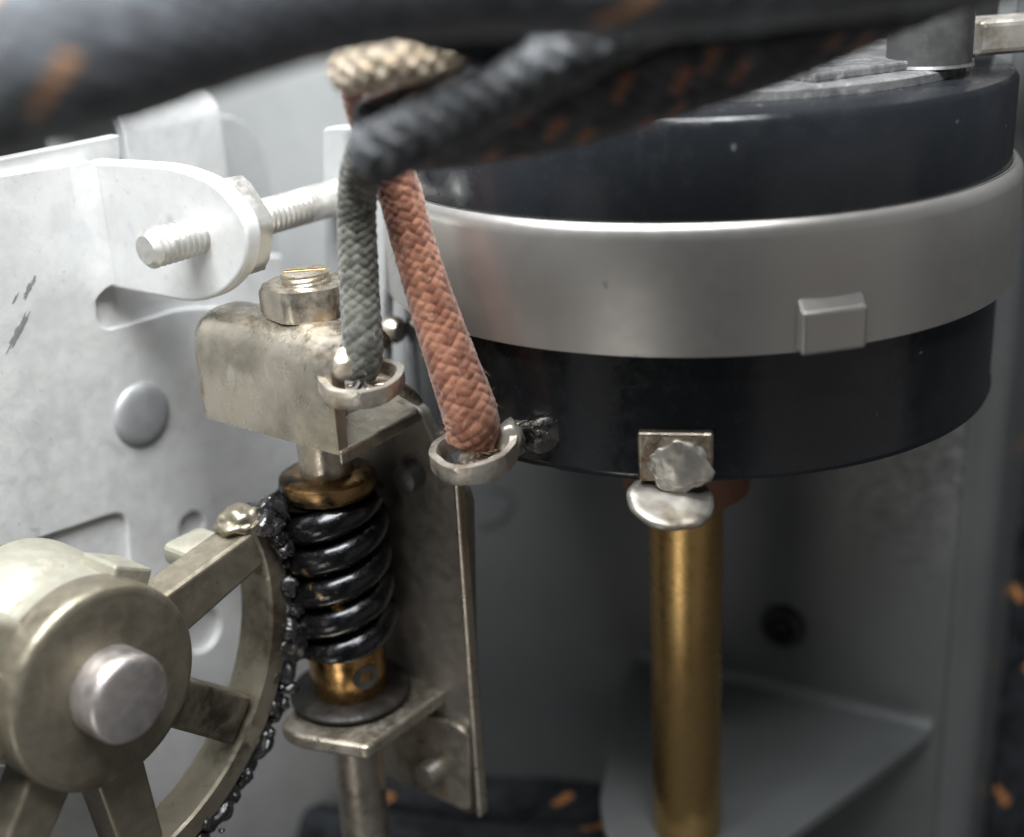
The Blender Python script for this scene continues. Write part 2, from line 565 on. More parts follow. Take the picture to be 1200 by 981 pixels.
MAT['terminal'] = material('tarnished_terminal', (0.42, 0.37, 0.30), 0.85, 0.36,
    [((0.16, 0.10, 0.055), 260, 0.44, 0.62, 5, 0.9), ((0.70, 0.67, 0.60), 500, 0.58, 0.70, 4, 0.8)], [(600, 0.4, 0.2)], rough_var=0.12)
MAT['old_solder'] = material('dark_old_solder', (0.16, 0.155, 0.15), 0.9, 0.22,
    [((0.03, 0.025, 0.02), 420, 0.45, 0.62, 5, 0.9), ((0.6, 0.58, 0.55), 800, 0.62, 0.7, 4, 0.8)],
    [(800, 0.8, 0.4)], rough_var=0.12)
MAT['lug'] = material('tinned_lug', (0.70, 0.65, 0.57), 0.8, 0.38,
    [((0.40, 0.30, 0.20), 500, 0.46, 0.7, 5, 0.75), ((0.80, 0.76, 0.68), 800, 0.55, 0.72, 4, 0.6)],
    [(700, 0.6, 0.25), (2500, 0.4, 0.06)], rough_var=0.14)
MAT['fibre'] = material('red_fibre_washer', (0.17, 0.075, 0.04), 0.0, 0.5, [((0.15, 0.05, 0.03), 700, 0.45, 0.7, 5, 0.7)], [(2000, 0.3, 0.05)])
MAT['red_braid'] = material('red_cotton_braid', (0.4, 0.14, 0.1), 0.0, 0.85,
    [((0.52, 0.31, 0.21), 1500, 0.52, 0.72, 5, 0.55), ((0.13, 0.05, 0.035), 260, 0.54, 0.72, 5, 0.6)],
    [(7000, 0.7, 0.06)], sheen=0.35, strand=((0.17, 0.060, 0.034), (0.38, 0.170, 0.105)), spec=0.25)
MAT['red_braid_fibre'] = material('red_cotton_fibre', (0.45, 0.24, 0.17), 0.0, 0.8)
MAT['grey_braid_fibre'] = material('grey_cotton_fibre', (0.26, 0.26, 0.23), 0.0, 0.8)
MAT['copper'] = material('tinned_copper', (0.50, 0.36, 0.26), 0.95, 0.35, [((0.62, 0.58, 0.52), 900, 0.45, 0.65, 4, 0.8)])
MAT['grey_braid'] = material('grey_cotton_braid', (0.15, 0.16, 0.15), 0.0, 0.85,
    [((0.19, 0.19, 0.17), 1600, 0.52, 0.72, 5, 0.5), ((0.04, 0.04, 0.04), 700, 0.56, 0.75, 5, 0.5)],
    [(7000, 0.7, 0.06)], sheen=0.3, strand=((0.050, 0.050, 0.042), (0.15, 0.15, 0.125)), spec=0.25)
MAT['black_braid'] = material('black_cotton_braid', (0.02, 0.021, 0.025), 0.0, 0.62,
    [((0.016, 0.018, 0.02), 300, 0.45, 0.72, 5, 0.5)],
    [(5000, 0.6, 0.06)], sheen=0.05, strand=((0.007, 0.008, 0.010), (0.022, 0.025, 0.029), (0.42, 0.18, 0.06)), spec=0.12)
MAT['veiled_braid'] = material('veiled_black_cotton_braid', (0.03, 0.03, 0.03), 0.0, 0.7,  # black cotton lightened in colour to stand in for a glare veil
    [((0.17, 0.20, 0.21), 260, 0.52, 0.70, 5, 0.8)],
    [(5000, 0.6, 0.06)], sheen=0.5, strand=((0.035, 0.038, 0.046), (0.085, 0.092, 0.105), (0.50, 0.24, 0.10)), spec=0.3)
MAT['brown_braid'] = material('brown_black_braid', (0.02, 0.021, 0.025), 0.0, 0.65,
    [((0.03, 0.03, 0.033), 300, 0.45, 0.72, 5, 0.5)],
    [(5000, 0.6, 0.06)], sheen=0.2, strand=((0.024, 0.025, 0.029), (0.06, 0.062, 0.07), (0.22, 0.10, 0.06)), spec=0.35)
MAT['grey_black_braid'] = material('patchy_black_cotton_braid', (0.02, 0.021, 0.025), 0.0, 0.5,  # black strands under noise patches of paler grey
    [((0.10, 0.105, 0.11), 200, 0.55, 0.72, 4, 0.4)],
    [(5000, 0.6, 0.06)], sheen=0.2, strand=((0.020, 0.022, 0.026), (0.055, 0.06, 0.066)), spec=0.5)
MAT['beige_braid'] = material('beige_cotton_braid', (0.6, 0.5, 0.38), 0.0, 0.85,
    [((0.74, 0.66, 0.54), 900, 0.48, 0.7, 5, 0.7), ((0.24, 0.15, 0.09), 400, 0.58, 0.75, 5, 0.55)],
    [(6000, 0.7, 0.06)], sheen=0.3, strand=((0.42, 0.33, 0.23), (0.70, 0.60, 0.47)), spec=0.25)
MAT['dark_floor'] = material('dark_chassis_floor', (0.03, 0.03, 0.032), 0.2, 0.6, [((0.05, 0.05, 0.05), 90, 0.45, 0.7, 5, 0.7)], [(900, 0.3, 0.1)])
MAT['hair'] = material('dark_fibre', (0.02, 0.018, 0.016), 0.0, 0.6)

# ------------------------------------------------------------------ setting
ZF = -6.0
bm = bm_box(Vector((-160, 20, ZF - 3)), Vector((330, 0, 0)), Vector((0, 260, 0)), Vector((0, 0, 3)), 0.3)
o = obj('cabinet_floor', bm, MAT['dark_floor'])
o['kind'] = 'structure'
bm = bm_box(Vector((-160, 262, ZF)), Vector((330, 0, 0)), Vector((0, 4, 0)), Vector((0, 0, 180)), 0.3)
o = obj('cabinet_back', bm, MAT['dark_floor'])
o['kind'] = 'structure'

# ------------------------------------------------------------------ grey chassis
ZT = 22.4                                                  # height of the bent foot tab
PB0 = on(745, 768, Vector((0, 0, ZT)), Z)
PB1 = on(1097, 852, Vector((0, 0, ZT)), Z)
WD = (PB1 - PB0).normalized()
WN = WD.cross(Z)                                           # faces the viewer
if WN.y > 0:
    WN = -WN
ch = thing('chassis_bracket', (PB0.x, PB0.y, ZF), 'dull grey sheet metal chassis plate standing behind the round black part and the brass post', 'chassis')
W0 = Vector((PB0.x, PB0.y, 0))
def wl(P):                                                  # along the wall
    return (P - W0).dot(WD)
edge_r = wl(on(1133, 500, W0, WN))
L0, L1 = wl(Vector((4.0, 131, 0))), wl(Vector((41.8, 109.5, 0)))
out = [(-68, ZF, 0), (edge_r, ZF, 0), (edge_r, 110, 0), (L1 + 0.4, 110, 0), (L1 + 0.4, 60.5, 1), (L0 - 0.5, 60.5, 1), (L0 - 0.5, 112, 2), (-68, 112, 0)]
out = [(p[0], p[1], p[2]) for p in out]
gh = on(918, 733, W0, WN)
h2 = (wl(gh), gh.z)
bm = bm_sheet(fillet(out), [circle(h2, 1.7)], W0, WD, Z, 1.2)
obj('back_wall', bm, MAT['chassis'], ch)
# rounded right-hand bend and the flange that runs back from it
c0 = W0 + WD * edge_r
pth = []
rb = 2.6
for i in range(9):
    t = math.pi / 2 * i / 8
    pth.append(c0 - WN * 0.6 - WN * rb + WD * (rb * math.sin(t)) + WN * (rb * math.cos(t)))
for k in range(1, 5):
    pth.append(pth[8] - WN * 6 * k)
obj('side_flange', bm_profile(pth, Z, ZF, 110, 1.2), MAT['chassis'], ch)
# foot tab with rounded bend up into the wall
tab = [(712, 985, 1.5), (702, 940, 2), (728, 800, 2.0), (745, 768, 0.6), (1097, 852, 1.2), (930, 976, 1.0), (830, 1040, 1)]
bm = sheet_px(tab, [], Vector((0, 0, ZT)), Vector((1, 0, 0)), Vector((0, 1, 0)), 1.3, 0.25)
obj('foot_tab', bm, MAT['chassis'], ch)
ln = (PB1 - PB0).length
pth = []
for i in range(7):
    t = math.pi / 2 * i / 6
    pth.append(PB0 + WN * 1.2 + Z * 1.15 - WN * 1.2 * math.sin(t) - Z * 1.2 * math.cos(t))
obj('tab_bend', bm_profile(pth, WD, 0.4, ln - 0.3, 0.25), MAT['chassis'], ch)
bm = bm_lathe([(0, 0.3), (0.7, 0.3), (0.9, 0.05), (1.05, 0.05), (1.5, 0.9), (2.1, 0.8), (2.4, 0.3), (2.4, -0.1), (0.0, -0.1)], gh, WN, 32)
obj('rubber_grommet', bm, MAT['rubber'], ch)

# paler sheet over the chassis wall, lit tone painted in, upper left
RP = W0 + WN * 4.0
bm = sheet_px([(200, -40, 0), (470, -60, 1), (474, 520, 1), (200, 520, 0)], [], RP, WD, Z, 1.2, 0.2)
o = obj('lit_wall_sheet', bm, MAT['lit_wall'])
tag(o, 'flat sheet painted the lit grey of the chassis wall, upright behind the long bolt and bent strap', 'panel')

# ------------------------------------------------------------------ pale mounting plate
P0 = at(110, 260, 102)
mp = thing('mounting_plate', on(126, 981, P0, A), 'large pale zinc plated mounting plate with a bent ear, rivet and notch, at the left', 'plate')
OUT = [(-170, 232, 0), (108, 188, 0.5), (114, 372, 0), (118, 382, 0.4), (128, 386, 0.6), (165, 376, 2), (215, 360, 2), (300, 362, 3), (400, 420, 2), (430, 560, 0),
       (425, 900, 0), (330, 1080, 0), (150, 1080, 0), (152, 660, 0), (148, 597, 1.6), (26, 638, 2.2), (-170, 668, 0)]
bm = sheet_px(OUT, [(225, 617, 1.35), (237, 738, 2.1)], P0, B, Z, 0.55, 0.18)
obj('front_sheet', bm, MAT['zinc'], mp)
# bent ear that carries the bolt
BT0, BT1 = at(182, 290, 92), at(395, 231, 105)
BD = (BT1 - BT0).normalized()
EAR = [(104, 189, 0), (150, 191, 0), (205, 195, 2.5), (254, 215, 3), (290, 262, 3), (289, 312, 3), (262, 345, 3), (228, 356, 3), (185, 348, 3), (113, 334, 0)]
bm = sheet_px(EAR, [], P0 + B * 0.1, A, Z, 1.45, 0.28)
obj('bolt_ear', bm, MAT['zinc'], mp)
# soft bend between the ear and the sheet
eb, ncol = 1.5, 9
zA1, zA0 = on(104, 189, P0, A).z, on(113, 334, P0, A).z + 0.05
bm = bmesh.new()
lo, hi = [], []
for i in range(ncol):
    f = i / (ncol - 1)
    ph = math.pi / 2 * f
    p = P0 + A * (eb - eb * math.cos(ph) + 0.012) - B * (eb - eb * math.sin(ph) - 0.085)
    lo.append(bm.verts.new((p.x, p.y, zA0 - 1.6 * (1 - f) ** 2)))
    hi.append(bm.verts.new((p.x, p.y, zA1 - 0.12 + 0.02 * f)))
for i in range(ncol - 1):
    bm.faces.new((lo[i], lo[i + 1], hi[i + 1], hi[i]))
bmesh.ops.recalc_face_normals(bm, faces=bm.faces)
obj('ear_bend', bm, MAT['zinc'], mp)
# rivet
rv = on(166, 486, P0, A)
bm = bm_lathe([(0, 0.5), (1.8, 0.48), (2.3, 0.40), (2.6, 0.26), (2.75, 0.08), (2.8, -0.3), (0, -0.3)], rv, A, 40)
obj('rivet', bm, MAT['rivet'], mp)
def smear(x, y, L, W, deg, seed):
    c = on(x, y, P0, A)
    t = math.radians(deg)
    d1, d2 = B * math.cos(t) + Z * math.sin(t), -B * math.sin(t) + Z * math.cos(t)
    bm = bmesh.new()
    ctr = bm.verts.new(c + A * 0.03)
    ring = []
    for i in range(40):
        q = 2 * math.pi * i / 40
        k = 1 + 0.7 * noise.noise(Vector((math.cos(q) * 2.5, math.sin(q) * 2.5, seed)))
        ring.append(bm.verts.new(c + (d1 * math.cos(q) * L + d2 * math.sin(q) * W) * k + A * 0.004))
    for i in range(40):
        bm.faces.new((ctr, ring[i], ring[(i + 1) % 40]))
    obj('black_smear', bm, MAT['smear'], mp)
smear(22, 388, 1.5, 0.26, 48, 1.0)
smear(33, 340, 0.75, 0.2, 50, 2.0)
smear(18, 350, 0.5, 0.1, 46, 3.0)
smear(40, 328, 0.35, 0.12, 60, 4.0)
# sheets behind
Q1 = P0 - A * 0.6
bm = sheet_px([(-170, 215, 0), (-20, 190, 0), (141, 157, 0.3), (145, 290, 1), (330, 300, 0), (345, 900, 0), (-170, 900, 0)], [], Q1, B, Z, 1.2, 0.2)
obj('inner_sheet', bm, MAT['zinc'], mp)
Q2 = P0 - A * 9.0
bm = sheet_px([(250, 134, 0), (282, 137, 2), (306, 165, 3), (320, 220, 3), (330, 340, 1), (330, 430, 0), (180, 430, 0), (200, 134, 0)], [], Q2, B, Z, 1.3, 0.2)
obj('rear_sheet', bm, MAT['zinc_dark'], mp)
bm = sheet_px([(140, 660, 0), (290, 600, 0), (420, 700, 0), (420, 1100, 0), (20, 1100, 0)], [], P0 - A * 5.2, B, Z, 1.2, 0.2)
obj('lower_sheet', bm, MAT['zinc'], mp)
# strap bent over the top
Q3 = P0 - A * 4.6
s0 = on(143, 170, Q3, A); s1 = on(257, 170, Q3, A)
zc = on(200, 149, Q3, A).z
pth = [Vector((s0.x, s0.y, zc - 16)), Vector((s0.x, s0.y, zc - 8)), Vector((s0.x, s0.y, zc))]
rs = 2.6
for i in range(1, 11):
    t = math.pi / 2 * i / 10
    pth.append(Vector((s0.x, s0.y, zc)) - A * (rs - rs * math.cos(t)) + Z * rs * math.sin(t))
e_ = pth[-1]
pth += [e_ - A * 3, e_ - A * 6]
for i in range(1, 7):
    t = math.pi / 2 * i / 6
    pth.append(e_ - A * 6 - A * 2 * math.sin(t) - Z * (2 - 2 * math.cos(t)))
pth.append(pth[-1] - Z * 10)
bm = bm_profile(pth, B, 0, (s1 - s0).length, 1.1)
obj('bent_strap', bm, MAT['zinc'], mp)
# end plate the bolt runs into
E0 = BT1 + BD * 0.5
ea = Vector((BD.y, -BD.x, 0))
bm = sheet_px([(377, 150, 0.6), (400, 148, 0.6), (452, 160, 1), (448, 470, 0), (420, 490, 0), (380, 480, 0)], [], E0, ea, Z, 1.3, 0.25)
obj('end_plate', bm, MAT['zinc_dark'], mp)

# bolt through the ear
Lb = (BT1 - BT0).length
t0 = BT0 - BD * 0.9
bl = thing('adjusting_bolt', t0, 'long threaded steel bolt running through the ear of the pale plate', 'bolt')
bm = threaded(1.42, 0, Lb + 1.5, 0.52, 0.17, t0, BD, 36, 0.45, 15.5, 0.42, 8)
obj('threaded_shank', bm, MAT['bolt'], bl)
# nut behind the ear
ec = None
tE = ((P0 + B * 0.1) - t0).dot(B) / BD.dot(B)
nc = t0 + BD * (tE + 1.55)
def hexnut(c, axis, af, h, ch=0.35, rot=0.0, hole=0.0):
    u, v, w = frame_of(axis)
    bm = bmesh.new()
    R = af / math.sqrt(3)
    seg = 36
    rings = []
    for (hh, cut) in ((0, 1), (ch, 0), (h - ch, 0), (h, 1)):
        ring = []
        for i in range(seg):
            t = 2 * math.pi * i / seg
            k = (t + rot) % (math.pi / 3) - math.pi / 6
            r = (af / 2) / math.cos(k)
            lim = af / 2 * (1.07 if cut else 1.6)
            r = min(r, lim)
            ring.append(bm.verts.new(c + (u * math.cos(t) + v * math.sin(t)) * r + w * hh))
        rings.append(ring)
    for a, b in zip(rings, rings[1:]):
        for i in range(seg):
            bm.faces.new((a[i], a[(i + 1) % seg], b[(i + 1) % seg], b[i]))
    bm.faces.new(rings[0]); bm.faces.new(rings[-1])
    bmesh.ops.recalc_face_normals(bm, faces=bm.faces)
    return bm
o = obj('hex_nut', hexnut(nc, BD, 7.0, 2.4, 0.3, math.radians(10)), MAT['bolt'], None)
tag(o, 'pale hexagon nut tight against the back of the rounded ear on the long bolt', 'nut')

# ------------------------------------------------------------------ worm frame
WX = at(397, 680, 104)
WX = Vector((WX.x, WX.y, 0))
fr = thing('worm_bracket', (WX.x, WX.y, 18), 'tarnished nickel bracket with a rounded cap that holds the greasy black worm', 'bracket')
FP = WX - B * 4.7                                           # front plane
BP = WX + B * 4.6                                           # back plane
cl = on(214, 430, FP, -B); cr = on(394, 500, FP, -B)
ct = on(300, 405, FP, -B).z + 1.4
cbm = on(313, 510, FP, -B).z
a0 = (cl - WX).dot(A); a1 = (cr - WX).dot(A)
# cap: deep drawn shell, open to the right
bm = bm_box(FP + A * a0 + Z * cbm, A * (a1 - a0), B * 6.4, Z * (ct - cbm), 0, 1)
ed = []
for e in bm.edges:
    m = (e.verts[0].co + e.verts[1].co) / 2
    am = (m - WX).dot(A); bmid = (m - WX).dot(B)
    top = m.z > ct - 0.1
    left = am < a0 + 0.1
    right = am > a1 - 0.1
    if (top and not right) or (left and abs(m.z - (ct + cbm) / 2) < 1):
        ed.append(e)
bmesh.ops.bevel(bm, geom=ed, offset=2.7, segments=8, profile=0.5, affect='EDGES', clamp_overlap=True)
bmesh.ops.recalc_face_normals(bm, faces=bm.faces)
bmesh.ops.delete(bm, geom=[f for f in bm.faces if f.normal.dot(A) > 0.95 or f.normal.z < -0.95 or f.normal.dot(B) > 0.95], context='FACES')
bmesh.ops.solidify(bm, geom=list(bm.faces), thickness=0.9)
bmesh.ops.recalc_face_normals(bm, faces=bm.faces)
obj('top_cap', bm, MAT['nickel'], fr)
# flange running from the cap to the back plate
zfl = cbm + 0.35
fl = [on(398, 531, Vector((0, 0, zfl)), Z), on(492, 480, Vector((0, 0, zfl)), Z), on(470, 455, Vector((0, 0, zfl)), Z), on(392, 492, Vector((0, 0, zfl)), Z)]
bm = bm_sheet(fillet([(p.x, p.y, 0.4) for p in fl][::-1]), [], Vector((0, 0, zfl)), Vector((1, 0, 0)), Vector((0, 1, 0)), 1.1, 0.25)
obj('upper_flange', bm, MAT['nickel'], fr)
# back plate with foot
BPL = [(392, 480, 0), (470, 470, 0.5), (492, 480, 0.6), (520, 545, 2), (546, 580, 1.5), (554, 952, 0.8), (446, 906, 0.8), (380, 870, 0), (380, 600, 0)]
bm = sheet_px(BPL, [(511, 901, 0.9)], BP, A, Z, 1.1, 0.2)
obj('back_plate', bm, MAT['nickel_dull'], fr)
# bright right-hand return edge
r0, r1 = on(540, 560, BP, -B), on(547, 940, BP, -B)
bm = bm_box(Vector((r0.x, r0.y, r1.z)) - B * 1.0, A * 0.45, B * 1.0, Z * (r0.z - r1.z), 0.18, 2)
obj('edge_return', bm, MAT['nickel'], fr)
# lower bearing flange
zl = on(430, 872, WX - B * 4.4 + A * 2, -B).z
g = [on(q[0], q[1], Vector((0, 0, zl)), Z) for q in ((325, 848), (345, 862), (430, 876), (545, 792), (452, 762), (375, 800))]
bm = bm_sheet(fillet([(p.x, p.y, r) for p, r in zip(g, (1.5, 1, 0.5, 0.3, 0.2, 0.5))][::-1]), [], Vector((0, 0, zl)), Vector((1, 0, 0)), Vector((0, 1, 0)), 1.3, 0.35)
obj('lower_flange', bm, MAT['nickel'], fr)
FB = BP - B * 0.7
bm = sheet_px([(452, 856, 0.6), (495, 838, 1.4), (532, 848, 1.4), (550, 864, 0.8), (550, 953, 0.9), (446, 907, 0.9), (442, 880, 0.6)], [(511, 901, 0.9)], FB, A, Z, 0.65, 0.15)
obj('foot_plate', bm, MAT['nickel'], fr)
dk = on(486, 556, BP, -B)
bm = bm_lathe([(0, 1.5), (0.7, 1.5), (1.05, 1.25), (1.15, 0.6), (1.15, -0.2), (0, -0.2)], dk, -B, 24)
obj('dark_rivet', bm, MAT['dark_metal'], fr)
sc = on(511, 901, FB, -B)
sw = thing('foot_screw', sc, 'dark screw set in the lower right foot of the worm bracket', 'screw')
bm = threaded(1.1, -3, 1.5, 0.5, 0.15, sc, -B, 24, 0.0, 1.5, 0.2, 6)
obj('screw_shank', bm, MAT['nickel_dull'], sw)

# worm on its shaft
ztop = cbm
wm = thing('worm_shaft', (WX.x, WX.y, 14), 'vertical worm screw caked in black grease on a bronze sleeve and steel shaft', 'worm gear')
zw1, zw0 = on(383, 578, WX, Vector((0, -1, 0))).z, on(400, 744, WX, Vector((0, -1, 0))).z
bm = bm_lathe(rod(2.05, 14 + ZF * 2.9, ct + 0.5, 0.2), WX, Z, 40)
obj('shaft', bm, MAT['nickel'], wm)
bm = bm_lathe([(2.0, zw1 + 1.9), (3.3, zw1 + 1.85), (3.7, zw1 + 1.6), (3.8, zw1 + 0.9), (3.6, zw1 + 0.3), (2.5, zw1)], WX, Z, 40)
obj('upper_collar', bm, MAT['collar'], wm)
PITW = 2.75
n = 150
prof = [(2.0, zw0 - 0.05)] + [(4.4, zw0 + (zw1 - zw0) * i / n) for i in range(n + 1)] + [(2.0, zw1 + 0.05)]
def wfn(r, h, t):
    if r < 3:
        return r
    p = (h / PITW - 2 * t / (2 * math.pi)) % 1.0
    k = abs(p - 0.5) * 2                                   # 0 at the crest
    prof_ = max(0.0, math.cos(min(1.0, k * 1.05) * math.pi / 2)) ** 0.5
    nn = noise.noise(Vector((h * 0.7, 2.5 * math.cos(t), 2.5 * math.sin(t)))) * 0.06
    return 3.15 + 1.27 * prof_ + nn
bm = bm_lathe(prof, WX, Z, 96, wfn)
obj('worm_thread', bm, MAT['worm'], wm)
zs0 = zl + 0.9
bm = bm_lathe([(2.0, zw0 + 0.2), (3.0, zw0 + 0.1), (3.15, zw0 - 0.4), (3.15, zs0 + 0.5), (3.0, zs0), (2.0, zs0)], WX, Z, 40)
obj('sleeve', bm, MAT['bronze'], wm)
sp_ = WX + Vector((0.55, -0.83, 0)).normalized() * 3.0
sp_.z = (zw0 + zs0) / 2 - 0.1
bm = bm_lathe([(0, -0.1), (0.55, -0.05), (0.6, 0.25), (1.0, 0.3), (1.1, 0.1), (1.15, -0.6), (0, -0.6)], sp_, Vector((0.55, -0.83, 0)), 24)
obj('set_screw', bm, MAT['dark_metal'], wm)
bm = bm_lathe([(2.0, zl + 0.9), (4.6, zl + 0.9), (4.95, zl + 0.6), (4.95, zl + 0.35), (4.5, zl + 0.12), (2.0, zl + 0.12)], WX, Z, 48)
obj('thrust_washer', bm, MAT['oily_black'], wm)

# lock nut and screw end on the cap
nt_ = Vector((WX.x, WX.y, ct - 0.05))
ln_ = thing('lock_nut', nt_, 'brown stained hexagon nut with a slotted screw end on top of the rounded nickel cap', 'nut')
obj('nut_body', hexnut(nt_, Z, 6.0, 2.3, 0.4, math.radians(50)), MAT['nickel'], ln_)
bm = threaded(1.85, 1.5, 3.1, 0.7, 0.15, nt_, Z, 36, 1.5, 3.1, 0.1, 8)
for v in list(bm.verts):
    pass
obj('screw_end', bm, MAT['nickel'], ln_)
bm = bm_box(nt_ + Z * 3.08 + Vector((-1.5, -0.22, 0)), Vector((3.0, 0.25, 0)), Vector((-0.03, 0.4, 0)), Z * 0.1, 0.02, 1)
obj('screw_slot', bm, MAT['bronze'], ln_)
# small stud at the right of the cap
sd = at(458, 386, 108)
o = obj('small_stud', bm_lathe([(0, 3.2), (0.8, 3.1), (1.1, 2.7), (1.15, 1.4), (1.0, 1.3), (1.0, -3), (0, -3)], sd - A * 2.0, A, 28), MAT['nickel'])
tag(o, 'small round steel stud end peeking out right of the grey cable', 'stud')

# ------------------------------------------------------------------ gear sector
G = at(112, 800, 88)
gr = thing('sector_gear', G - Z * 18, 'cast metal sector gear with spokes and greasy teeth meshing with the worm', 'gear')
V = Z
def gp(r, deg, h=0.0):                                       # polar point in the gear plane; 0 deg points to the worm
    t = math.radians(deg)
    return G + B * (r * math.cos(t)) + Z * (r * math.sin(t)) + A * h
RO, RI, TH = 17.5, 15.6, 3.4
# rim: arc of rectangular section
A0, A1 = 20.0, -118.0
bm = bmesh.new()
nseg = 84
rings = []
for i in range(nseg + 1):
    d = A0 + (A1 - A0) * i / nseg
    w_ = noise.noise(Vector((d * 0.06, 0, 3))) * 0.08
    sec = [(RI + 0.2, 0), (RO - 0.15, 0), (RO, -0.15), (RO, -TH), (RI, -TH), (RI + w_, -0.2)]
    rings.append([bm.verts.new(gp(r, d, h)) for r, h in sec])
for a_, b_ in zip(rings, rings[1:]):
    for k in range(6):
        bm.faces.new((a_[k], a_[(k + 1) % 6], b_[(k + 1) % 6], b_[k]))
bm.faces.new(rings[0]); bm.faces.new(rings[-1])
bmesh.ops.recalc_face_normals(bm, faces=bm.faces)
obj('rim', bm, MAT['cast'], gr)
# teeth
NT = 44
tooth_me = None
step = 360.0 / NT
k = 0
d = A0 - 4.0
base_g = Vector(gr['base_mm'])
while d > A1:
    bm = bmesh.new()
    vs = []
    tj = RND.uniform(-0.45, 0.15)
    for h in (0.0 - 0.06, -TH + 0.06):
        for (r, dd) in ((RO - 0.2, -2.7), (RO + 0.75, -2.0), (RO + 1.55 + tj, -0.9), (RO + 1.5 + tj, 0.9), (RO + 0.75, 2.0), (RO - 0.2, 2.7)):
            vs.append(bm.verts.new(gp(r, d + dd, h)))
    bm.faces.new(vs[:6]); bm.faces.new(vs[6:])
    for i in range(6):
        bm.faces.new((vs[i], vs[(i + 1) % 6], vs[6 + (i + 1) % 6], vs[6 + i]))
    bmesh.ops.recalc_face_normals(bm, faces=bm.faces)
    obj('tooth', bm, MAT['grease'], gr, smooth=False)
    d -= step
# grease caked along the teeth
def blob(c, r, seed, sub=3, amp=0.35, stretch=(1, 1, 1)):
    bm = bmesh.new()
    bmesh.ops.create_icosphere(bm, subdivisions=sub, radius=1.0)
    for v in bm.verts:
        q = v.co.copy()
        f = 1 + amp * noise.noise(q * 1.6 + Vector((seed * 3.1, seed, 0))) + amp * 0.5 * noise.noise(q * 4 + Vector((seed, 0, 0)))
        v.co = c + Vector((q.x * stretch[0], q.y * stretch[1], q.z * stretch[2])) * f * r
    return bm
rg = random.Random(3)
gpth = [(gp(RO + 0.75, A0 + 1 - 1.0 * i, -0.7 + 0.4 * math.sin(i * 0.7)), 1.0) for i in range(int(A0 + 112))]
gpth = smooth_path(gpth, 0.12)
def gfn(s_, th_, r):
    n1_ = noise.noise(Vector((s_ * 0.55, 1.2 * math.cos(th_), 1.2 * math.sin(th_))))
    n2_ = noise.noise(Vector((s_ * 1.6, 2 * math.cos(th_), 2 * math.sin(th_) + 5)))
    fade = 1.0 if s_ < 16 else max(0.68, 1 - (s_ - 16) * 0.06)
    return max(0.15, (1.15 + 0.65 * n1_ + 0.45 * n2_) * fade * (0.85 + 0.5 * noise.noise(Vector((s_ * 0.23, 7, 1))))), 0.5
bm = bm_tube(gpth, 28, gfn)
for dd, r_, h_ in ((A0 - 2, 16.6, 0.1), (A0 - 4, 17.2, 0.2), (A0 - 1, 17.8, -0.6), (A0 - 7, 17.2, 0.2), (A0 - 11, 17.3, 0.1), (-2, 17.4, 0.1), (-14, 17.5, 0.1)):
    join_bm(bm, blob(gp(r_, dd, h_), 0.8, dd, 3, 0.45))
for i in range(90):
    dd = rg.uniform(-100, A0 + 1)
    rr_ = rg.uniform(0.18, 0.62)
    join_bm(bm, blob(gp(RO + rg.uniform(-0.3, 1.7), dd, rg.uniform(-2.2, 0.25)), rr_, rg.random() * 9, 2, 0.6, (rg.uniform(0.7, 1.5), rg.uniform(0.7, 1.3), rg.uniform(0.7, 1.5))))
obj('grease', bm, MAT['grease'], gr, stuff=True)
# spokes
def spoke(deg, w0, w1, r0=5.5, r1=15.2, th=3.0, m='cast', top=-0.25):
    t = math.radians(deg)
    d1 = B * math.cos(t) + Z * math.sin(t)
    d2 = -B * math.sin(t) + Z * math.cos(t)
    bm = bmesh.new()
    vs = []
    for h in (top, top - th):
        for (r, w) in ((r0, -w0), (r1, -w1), (r1, w1), (r0, w0)):
            vs.append(bm.verts.new(G + d1 * r + d2 * w + A * h))
    bm.faces.new(vs[:4]); bm.faces.new(vs[4:])
    for i in range(4):
        bm.faces.new((vs[i], vs[(i + 1) % 4], vs[4 + (i + 1) % 4], vs[4 + i]))
    bmesh.ops.recalc_face_normals(bm, faces=bm.faces)
    bmesh.ops.bevel(bm, geom=list(bm.edges), offset=0.3, segments=3, profile=0.5, affect='EDGES')
    bm.faces.layers.int.new('flat')
    bmesh.ops.recalc_face_normals(bm, faces=bm.faces)
    return obj('spoke', bm, MAT[m], gr)
spoke(12.5, 2.0, 1.5, r1=16.4)
spoke(-40, 1.7, 1.9)
spoke(-84, 2.0, 1.7)
spoke(-128, 1.9, 1.6)
spoke(172, 3.0, 2.0, r1=20)
# lump at the end of the top spoke, stop pin behind
bm = blob(gp(16.0, 19.0, -1.8), 1.45, 4.2, 4, 0.38, (1.25, 1.1, 0.85))
obj('rim_end', bm, MAT['cast'], gr)
pn = on(240, 645, G - A * 4.0, A)
bm = bm_box(pn - B * 2.2 - A * 2.5 - Z * 1.0, B * 4.0, A * 4.0, Z * 1.9, 0.7, 4)
obj('stop_pin', bm, MAT['cast_pale'], gr)
